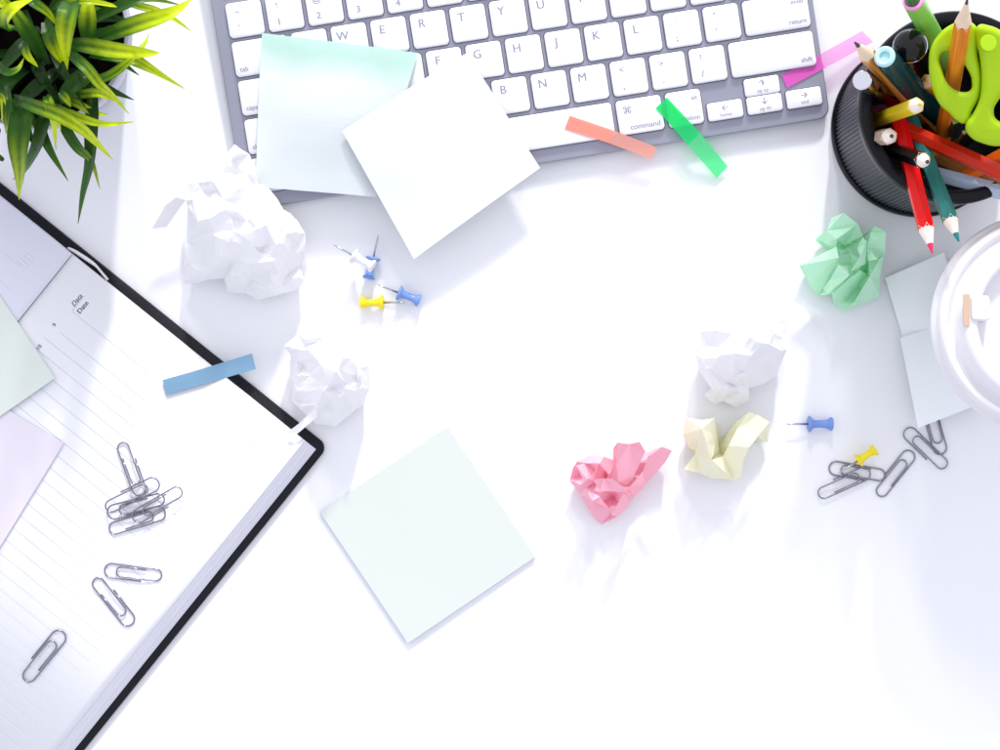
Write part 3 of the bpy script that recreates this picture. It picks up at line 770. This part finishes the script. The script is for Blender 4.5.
for pts, w, tn, _, zs in traced:
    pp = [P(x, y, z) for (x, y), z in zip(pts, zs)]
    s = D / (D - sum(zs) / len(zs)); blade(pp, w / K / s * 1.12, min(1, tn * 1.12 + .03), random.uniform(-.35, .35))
rnd = random.Random(21)
for i in range(48):
    a = rnd.uniform(0, 2 * PI); r0 = 6 + 26 * math.sqrt(rnd.random()); L = rnd.uniform(22, 44)
    if -PI * .62 < a < PI * .12: L *= .62
    b = Vector((pc.x + r0 * math.cos(a), pc.y + r0 * math.sin(a), 70))
    a2 = a + rnd.uniform(-.8, .8); d = Vector((math.cos(a2), math.sin(a2), 0)); h = rnd.uniform(16, 34)
    if a2 > PI * .15 and a2 < PI * .85: h += 6
    pts = [b, b + d * L * .28 + Vector((0, 0, h * .8)), b + d * L * .62 + Vector((0, 0, h)), b + d * L + Vector((0, 0, h - rnd.uniform(2, 18)))]
    blade(pts, rnd.uniform(4, 7.5), rnd.choice((.04, .08, .12, .2, .3)), rnd.uniform(-.6, .6))  # inner blades toned dark, deep shade between them put into their colour
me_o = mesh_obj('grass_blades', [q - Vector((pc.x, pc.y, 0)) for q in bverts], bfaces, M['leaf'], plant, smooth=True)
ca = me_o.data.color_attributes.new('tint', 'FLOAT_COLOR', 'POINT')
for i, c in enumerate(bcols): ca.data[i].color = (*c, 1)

# ------------------------------------------------------------ pencil cup
cc = Vector((( 919 - 500) / K, (375 - 129) / K, 0))
pcup = thing('pencil_cup', 'black ribbed round pencil cup, full of pencils, top right corner', 'pencil cup', cc)
NR = 132
def rip(i, r, z): return r - (0.75 if (i % 4) in (0, 1) else 0)
v, f = lathe([(41.4, 6), (41.4, 69)], NR * 4, ripple=rip)
mesh_obj('ribbed_wall', v, f, M['rib_plastic'], pcup)
v, f = lathe([(0.01, 0.1), (42, 0.1), (42.8, 1), (42.8, 5.4), (42, 6.4), (38, 6.4)], 128)
autosmooth(mesh_obj('base', v, f, M['black_plastic'], pcup), 40)
v, f = lathe([(40.6, 69), (42.2, 69.2), (42.9, 70.5), (42.9, 76.5), (42.2, 77.7), (41, 78), (38.4, 78), (37.3, 77.4), (36.8, 76), (36.8, 4), (0.01, 4)], 128)
autosmooth(mesh_obj('rim_and_liner', v, f, [M['black_plastic']], pcup), 40)

def frame_of(p, q):
    """rotation taking +Z to direction p->q"""
    return (q - p).to_track_quat('Z', 'X')
def pencil(tip, end, body_m, wood_m, lead_m, label, diam=7.4, cone=16, lead=4.0, group='pencils standing in the black pencil cup', hexa=True):
    p, q = P(*end), P(*tip); L = (q - p).length
    t = thing('pencil', label, 'pencil', p, (0, 0, 0), group)
    t.rotation_mode = 'QUATERNION'; t.rotation_quaternion = frame_of(p, q)
    r = diam / 2; seg = 6 if hexa else 24
    rc = r * 0.93
    v, f = lathe([(0.01, 0), (r, 0), (r, L - cone + (1.5 if hexa else 0)), (rc * .9, L - cone + 1.6), (0.01, L - cone + 1.6)], seg)
    o = mesh_obj('shaft', v, f, body_m, t)
    md = o.modifiers.new('bevel', 'BEVEL'); md.width = 0.0003; md.segments = 2; md.limit_method = 'ANGLE'
    k = lead / cone
    # scalloped sharpening: the cone starts lower between the hex edges
    vs, fs = [], []; n = 48
    for i in range(n):
        a = 2 * PI * i / n; ph = (a % (PI / 3)) - PI / 6
        rr = r * math.cos(PI / 6) / math.cos(ph) if hexa else r
        rr = rr + 0.06
        zc = L - cone + (r - rr + 0.0) * cone / r - 0.0
        vs.append((rr * math.cos(a), rr * math.sin(a), zc)); vs.append((r * k * math.cos(a), r * k * math.sin(a), L - lead))
    for i in range(n):
        j = (i + 1) % n; fs.append((2*i, 2*j, 2*j+1, 2*i+1))
    mesh_obj('wood_tip', vs, fs, wood_m, t, smooth=True)
    v, f = lathe([(r * k + .02, L - lead), (0.35, L - .3), (0.01, L)], 20)
    mesh_obj('lead', v, f, lead_m, t, smooth=True)
    return t
graph = mat('graphite', (0.04, 0.035, 0.045), 0.35)
natural = wood_mat('natural_wood_body', (0.58, 0.21, 0.03), (0.78, 0.36, 0.07))
orange_wood = wood_mat('orange_wood_body', (0.62, 0.17, 0.012), (0.82, 0.28, 0.02))
pm = lambda n_, c: mat(n_, [q * .95 for q in c], 0.25, 0.25)
pencil((854.5, 42, 128), (951, 142, 6), natural, M['wood_tip'], graph, 'natural wood graphite pencil leaning left, tip at the magenta flag', 7.4, 17, 4.5)
pencil((967.5, -2, 158), (939, 160, 30), orange_wood, M['wood_tip'], graph, 'orange-brown graphite pencil in front of the lime scissors, tip upward', 7.4, 20, 4)
pencil((921, 104, 122), (858, 126, 12), pm('yellow_paint', (0.86, 0.62, 0.02)), M['wood_pale'], pm('yellow_lead', (0.75, 0.60, 0.05)), 'yellow colouring pencil with blunt pale tip, pointing right in the cup', 7.4, 9, 2.0)
pencil((892.5, 136, 104), (856, 140, 10), pm('beige_paint', (0.55, 0.40, 0.30)), M['wood_pale'], graph, 'short beige pencil with pale sharpened end beside the yellow pencil', 7.4, 9, 2.2)
pencil((929, 162.5, 108), (866, 140, 20), M['gloss_black'], M['wood_pale'], graph, 'glossy black pencil crossing over the red pencil', 7.4, 9, 2.2)
pencil((932.5, 254, 96), (893, 98, 57), pm('red_paint', (0.86, 0.005, 0.005)), M['wood_pale'], pm('red_lead', (0.80, 0.03, 0.12)), 'red colouring pencil hanging over the cup rim, tip above the note', 7.6, 14, 5)
pencil((959, 242, 95), (910, 118, 58), pm('teal_paint', (0.03, 0.20, 0.18)), M['wood_pale'], pm('teal_lead', (0.02, 0.20, 0.22)), 'dark teal colouring pencil hanging over the cup rim, right of the red one', 7.4, 13, 4.5)
pencil((1075, 206, 108), (902, 128, 62), pm('crimson_paint', (0.62, 0.025, 0.005)), M['wood_pale'], pm('crimson_lead', (0.6, 0.02, 0.01)), 'dark red pencil lying across the cup toward the right edge', 7.6, 14, 4)
pencil((1078, 216, 98), (918, 150, 50), wood_mat('brown_wood_body', (0.34, 0.13, 0.03), (0.5, 0.22, 0.06)), M['wood_tip'], graph, 'brown wood pencil just below the dark red one in the cup', 7.2, 14, 4)
pencil((1080, 212, 92), (926, 172, 62), pm('pale_blue_paint', (0.45, 0.58, 0.72)), M['wood_pale'], pm('blue_lead', (0.2, 0.3, 0.6)), 'pale blue pencil, lowest of those lying toward the right edge', 7.6, 14, 4)
pencil((1070, 118, 120), (966, 176, 66), pm('orange_paint', (0.85, 0.16, 0.01)), M['wood_pale'], pm('orange_lead', (0.8, 0.2, 0.02)), 'bright orange pencil below the scissors handle at the right edge', 7.6, 14, 4)

def rod(name, tip, end, label, cat, r0=5):
    p, q = P(*end), P(*tip)
    t = thing(name, label, cat, p); t.rotation_mode = 'QUATERNION'; t.rotation_quaternion = frame_of(p, q)
    return t, (q - p).length
# teal marker with pale ring
t, L = rod('marker_pen', (885, 57, 118), (948, 128, 14), 'dark teal marker pen with a pale cyan ring on its end', 'marker pen')
v, f = lathe([(0.01, 0), (5.2, 0), (5.4, L * .5), (5.0, L - 2), (4.4, L)], 32); autosmooth(mesh_obj('barrel', v, f, pm('teal_barrel', (0.004, 0.045, 0.055)), t))
v, f = lathe([(4.3, L - 1.6), (4.6, L + .6), (3.6, L + 1.4), (2.4, L + 1.0), (2.2, L - .5), (0.01, L - .5)], 32); autosmooth(mesh_obj('end_ring', v, f, M['cyan_plastic'], t))
# pen with a round glossy black end
t, L = rod('marker_pen', (909, 43, 112), (925, 92, 14), 'pen with a big round glossy black end pointing upward', 'marker pen')
v, f = lathe([(0.01, 0), (4.2, 0), (4.2, L - 12), (5.5, L - 8), (7.0, L - 5)], 32); autosmooth(mesh_obj('barrel', v, f, M['gloss_black'], t))
pr = [(7.2 * math.cos(R(a)) if a < 90 else 0.01, L - 5.5 + 5.8 * math.sin(R(a))) for a in range(-40, 91, 10)]
v, f = lathe(pr, 40); autosmooth(mesh_obj('end_cap', v, f, M['gloss_black'], t), 50)
v, f = lathe([(7.0, L - 7.4), (7.5, L - 6.8), (7.5, L - 6.0), (7.1, L - 5.4)], 40); mesh_obj('collar', v, f, M['chrome'], t, smooth=True)
# pen with chrome end
t, L = rod('ballpoint_pen', (862, 80, 112), (917, 114, 16), 'black ballpoint pen with a silver end over the cup rim', 'pen')
v, f = lathe([(0.01, 0), (3.6, 0), (3.6, L - 16)], 28); mesh_obj('barrel', v, f, M['gloss_black'], t, smooth=True)
v, f = lathe([(3.6, L - 16), (3.8, L - 15.5), (3.8, L - 3)], 28); mesh_obj('clip_sleeve', v, f, mat('bronze_sleeve', (0.45, 0.32, 0.20), 0.15, 0.5, 0.9), t, smooth=True)
v, f = lathe([(3.8, L - 3), (4.2, L - 2.6), (4.2, L - .5), (3.8, L), (0.01, L)], 28); autosmooth(mesh_obj('end_cap', v, f, M['chrome'], t))
# lime marker
t, L = rod('marker_pen', (912, -1, 128), (952, 70, 40), 'light green marker pen with a pink ring, behind the scissors', 'marker pen')
v, f = lathe([(0.01, 0), (4.6, 0), (4.6, L - 8), (4.3, L - 3)], 32); autosmooth(mesh_obj('barrel', v, f, mat('light_green_plastic', (0.30, 0.70, 0.12), 0.25, transl=.15), t))
v, f = lathe([(4.3, L - 3), (4.5, L - 2.4), (4.4, L - 1), (3.3, L - .6), (3.1, L - 2)], 32); autosmooth(mesh_obj('end_ring', v, f, M['pink_plastic'], t))
v, f = lathe([(3.2, L - 2), (2.8, L + 3), (1.5, L + 6), (0.01, L + 6.4)], 24); autosmooth(mesh_obj('tip_cap', v, f, mat('dark_green_plastic', (0.03, 0.12, 0.03), 0.3), t))
# orange stub and pink stub deeper in the cup
pencil((926, 79, 84), (946, 108, 14), pm('amber_paint', (0.80, 0.38, 0.01)), M['wood_tip'], pm('amber_lead', (0.8, 0.4, 0.02)), 'amber pencil deep in the cup behind the teal marker', 7.2, 7, 2)
pencil((905, 66, 84), (930, 110, 12), pm('wine_paint', (0.35, 0.005, 0.02)), M['wood_tip'], pm('wine_lead', (0.4, 0.01, 0.02)), 'wine red pencil deep in the cup under the round black pen end', 7.2, 7, 2)
o = strip('paper_scrap', [((866, 107, 40), (873, 128, 40)), ((884, 104, 52), (892, 124, 52)), ((896, 108, 58), (902, 126, 58))], mat('hot_pink_paper', (0.9, 0.22, 0.5), 0.7, transl=.2),
          'pink paper scrap tucked inside the pencil cup beside the yellow pencil', 'paper scrap', thick=.2)

# scissors
def px_plate(name, splines, z0, tilt, thick, bev, m, parent, org):
    cu = bpy.data.curves.new(name, 'CURVE'); cu.dimensions = '2D'; cu.fill_mode = 'BOTH'
    cu.extrude = thick; cu.bevel_depth = bev; cu.offset = -bev * .75; cu.bevel_resolution = 6; cu.resolution_u = 10
    for pts in splines:
        s = cu.splines.new('BEZIER'); s.bezier_points.add(len(pts) - 1); s.use_cyclic_u = True
        for bp, (x, y) in zip(s.bezier_points, pts):
            bp.co = (x, -y, 0); bp.handle_left_type = bp.handle_right_type = 'AUTO'
    ob = bpy.data.objects.new(name, cu); C.objects.link(ob)
    dg = bpy.context.evaluated_depsgraph_get(); dg.update()
    me = bpy.data.meshes.new_from_object(ob.evaluated_get(dg))
    vs = []
    for v_ in me.vertices:
        x, y = v_.co.x, -v_.co.y; z = z0 + tilt * (80 - y) / K + v_.co.z / K
        vs.append(P(x, y, z) - org)
    fs = [tuple(p.vertices) for p in me.polygons]
    bpy.data.objects.remove(ob); bpy.data.curves.remove(cu)
    bm = bmesh.new(); bv_ = [bm.verts.new(q) for q in vs]
    for q in fs:
        try: bm.faces.new([bv_[i] for i in q])
        except ValueError: pass
    bmesh.ops.remove_doubles(bm, verts=bm.verts[:], dist=0.01); bm.verts.index_update()
    vs = [q.co.copy() for q in bm.verts]; fs = [tuple(q.index for q in f_.verts) for f_ in bm.faces]; bm.free()
    o = mesh_obj(name, vs, fs, m, parent); autosmooth(o, 60); return o
so = P(975, 130, 8)
scis = thing('scissors', 'scissors with lime green plastic handles sticking out of the pencil cup', 'scissors', so)
px_plate('handle', [[(939, 36), (948, 28), (958, 23.5), (968, 22.5), (976, 29), (976, 52), (980, 78), (978, 96), (971, 110), (965, 122), (957, 119), (950, 112), (941, 104), (933, 86), (930, 64), (932, 48)],
                    [(939, 55), (946, 50), (957, 54), (967, 66), (973, 81), (971, 91), (961, 93), (949, 87), (941, 71)]], 108, 0.35, 2.5, 5.5, M['lime'], scis, so)
px_plate('handle', [[(979, 27), (988, 27), (1002, 33), (1020, 46), (1034, 75), (1036, 108), (1024, 136), (1004, 144), (984, 142), (970, 134), (967, 126), (974, 115), (981, 99), (983, 80), (981, 56), (978, 40)],
                    [(996, 101), (1006, 92), (1016, 98), (1018, 112), (1008, 123), (996, 121), (992, 111)]], 110, 0.35, 2.5, 7.0, M['lime'], scis, so)
p0 = P(987, 44, 126) - so
v, f = lathe([(0.01, 1.3), (3.2, 1.3), (3.5, 1.0), (3.5, -1)], 24, c=tuple(p0 + Vector((0, 0, 1.2))))
autosmooth(mesh_obj('pivot_button', v, f, mat('lime_button', (0.36, 0.60, 0.006), 0.35, 0.3), scis))
def blade_box(a, b, w1, w2, th):
    a, b = a - so, b - so; d = (b - a).normalized(); s = d.cross(Vector((0.3, -0.9, .2))).normalized(); u = s.cross(d)
    vs = []
    for c_, w_ in ((a, w1), (b, w2)):
        for k, l in ((-1, -1), (1, -1), (1, 1), (-1, 1)): vs.append(c_ + s * w_ * k / 2 + u * th * l / 2)
    return vs, [(0,1,2,3), (4,5,6,7), (0,1,5,4), (1,2,6,5), (2,3,7,6), (3,0,4,7)]
v, f = blade_box(P(966, 118, 98), P(940, 150, 12), 12, 3, 1.6); mesh_obj('blade', v, f, M['steel'], scis)
v, f = blade_box(P(976, 128, 98), P(952, 158, 12), 12, 3, 1.6); mesh_obj('blade', v, f, M['steel'], scis)

# ------------------------------------------------------------ coffee cup
ct = P(1045, 322, 84)
cup = thing('coffee_cup', 'white takeaway paper cup with white plastic lid, cut by the right edge', 'paper cup', (ct.x, ct.y, 0))
v, f = lathe([(0.01, 3), (27.5, 3), (28, 0.3), (29, 0.3), (30, 4), (40.5, 78)], 96)
autosmooth(mesh_obj('cup_wall', v, f, M['cupwall'], cup))
lp = [(44.6, 72), (46.8, 72), (48.2, 73), (48.6, 75), (48.2, 76.8), (47.0, 77.4), (46.4, 78.5), (46.4, 81), (45.6, 83.6), (44.2, 84.6), (42.8, 84.0), (41.8, 82.4), (40.4, 82.2), (39.2, 83.4),
      (37.0, 88.5), (35.6, 90.0), (33.0, 90.4), (31.4, 89.8), (30.6, 88.2), (29.8, 83.6), (28.4, 82.8), (14, 82.4), (0.01, 82.4)]
v, f = lathe(lp, 128); lid = mesh_obj('lid', v, f, M['lid'], cup); autosmooth(lid, 60)
solid(lid, 0.5, -1)
def lbox(c0, w, d, h, m, name, taper=.8, par=lid):
    a = PI; vs = []
    for z, k in ((0, 1), (h * .8, 1 - (1 - taper) * .4), (h, taper)):
        vs += [(c0[0] + x * k, c0[1] + y * k, c0[2] + z) for x, y in rrect(w, d, min(w, d) * .18, 4)]
    n = len(vs) // 3; fs = [tuple(range(n)), tuple(2*n + k for k in range(n))]
    for l in range(2):
        for k in range(n): fs.append((l*n+k, l*n+(k+1) % n, (l+1)*n+(k+1) % n, (l+1)*n+k))
    o = mesh_obj(name, vs, fs, m, par); autosmooth(o, 40); return o
q = P(980, 308, 90) - Vector((ct.x, ct.y, 0))
lbox((q.x, q.y, 82), 9.5, 12, 9.6, M['lid'], 'sip_tab')
q = P(966.5, 310, 90.6) - Vector((ct.x, ct.y, 0))
lbox((q.x, q.y, 90.1), 2.8, 14, 0.6, M['tan'], 'drink_opening', .98)

# ------------------------------------------------------------ light, world, camera
w = bpy.data.worlds.new('World'); sc.world = w; w.use_nodes = True
N = w.node_tree.nodes; L = w.node_tree.links
bg = N['Background']
tc = N.new('ShaderNodeTexCoord'); sp = N.new('ShaderNodeSeparateXYZ'); L.new(tc.outputs['Generated'], sp.inputs[0])
cr = N.new('ShaderNodeValToRGB'); L.new(sp.outputs['Y'], cr.inputs[0])
mp = N.new('ShaderNodeMapRange'); mp.inputs[1].default_value = -1; mp.inputs[2].default_value = 1
L.new(sp.outputs['Y'], mp.inputs[0]); L.new(mp.outputs[0], cr.inputs[0])
cr.color_ramp.elements[0].color = (0.79, 0.81, 0.94, 1); cr.color_ramp.elements[1].color = (1.30, 1.315, 1.42, 1)
L.new(cr.outputs[0], bg.inputs['Color']); bg.inputs['Strength'].default_value = 1.0

def window(en, size, elev, azx, dist, col):
    ld = bpy.data.lights.new('window_light', 'AREA'); ld.shape = 'RECTANGLE'; ld.size, ld.size_y = size; ld.energy = en; ld.color = col
    lo = bpy.data.objects.new('window_light', ld); C.objects.link(lo)
    el = R(elev); az = Vector((azx, 0.99, 0)).normalized()
    pos = (az * math.cos(el) + Vector((0, 0, math.sin(el)))) * dist
    lo.location = pos; lo.rotation_euler = (-pos).to_track_quat('-Z', 'Y').to_euler()
window(250, (0.20, 0.55), 27, 0.13, 6.0, (1.0, 0.985, 0.96))
window(90, (0.35, 0.8), 33, -0.04, 6.0, (1.0, 0.99, 0.97))

cam = bpy.data.cameras.new('camera'); co = bpy.data.objects.new('camera', cam); C.objects.link(co); sc.camera = co
co.location = (0, 0, D * MM); cam.sensor_width = 36; cam.lens = 36 * D / (1000 / K); cam.clip_start = 0.01; cam.clip_end = 50

sc.render.engine = 'CYCLES'
sc.cycles.use_denoising = True
sc.cycles.max_bounces = 10; sc.cycles.transparent_max_bounces = 12
sc.view_settings.view_transform = 'Standard'; sc.view_settings.look = 'None'; sc.view_settings.exposure = 0; sc.view_settings.gamma = 1
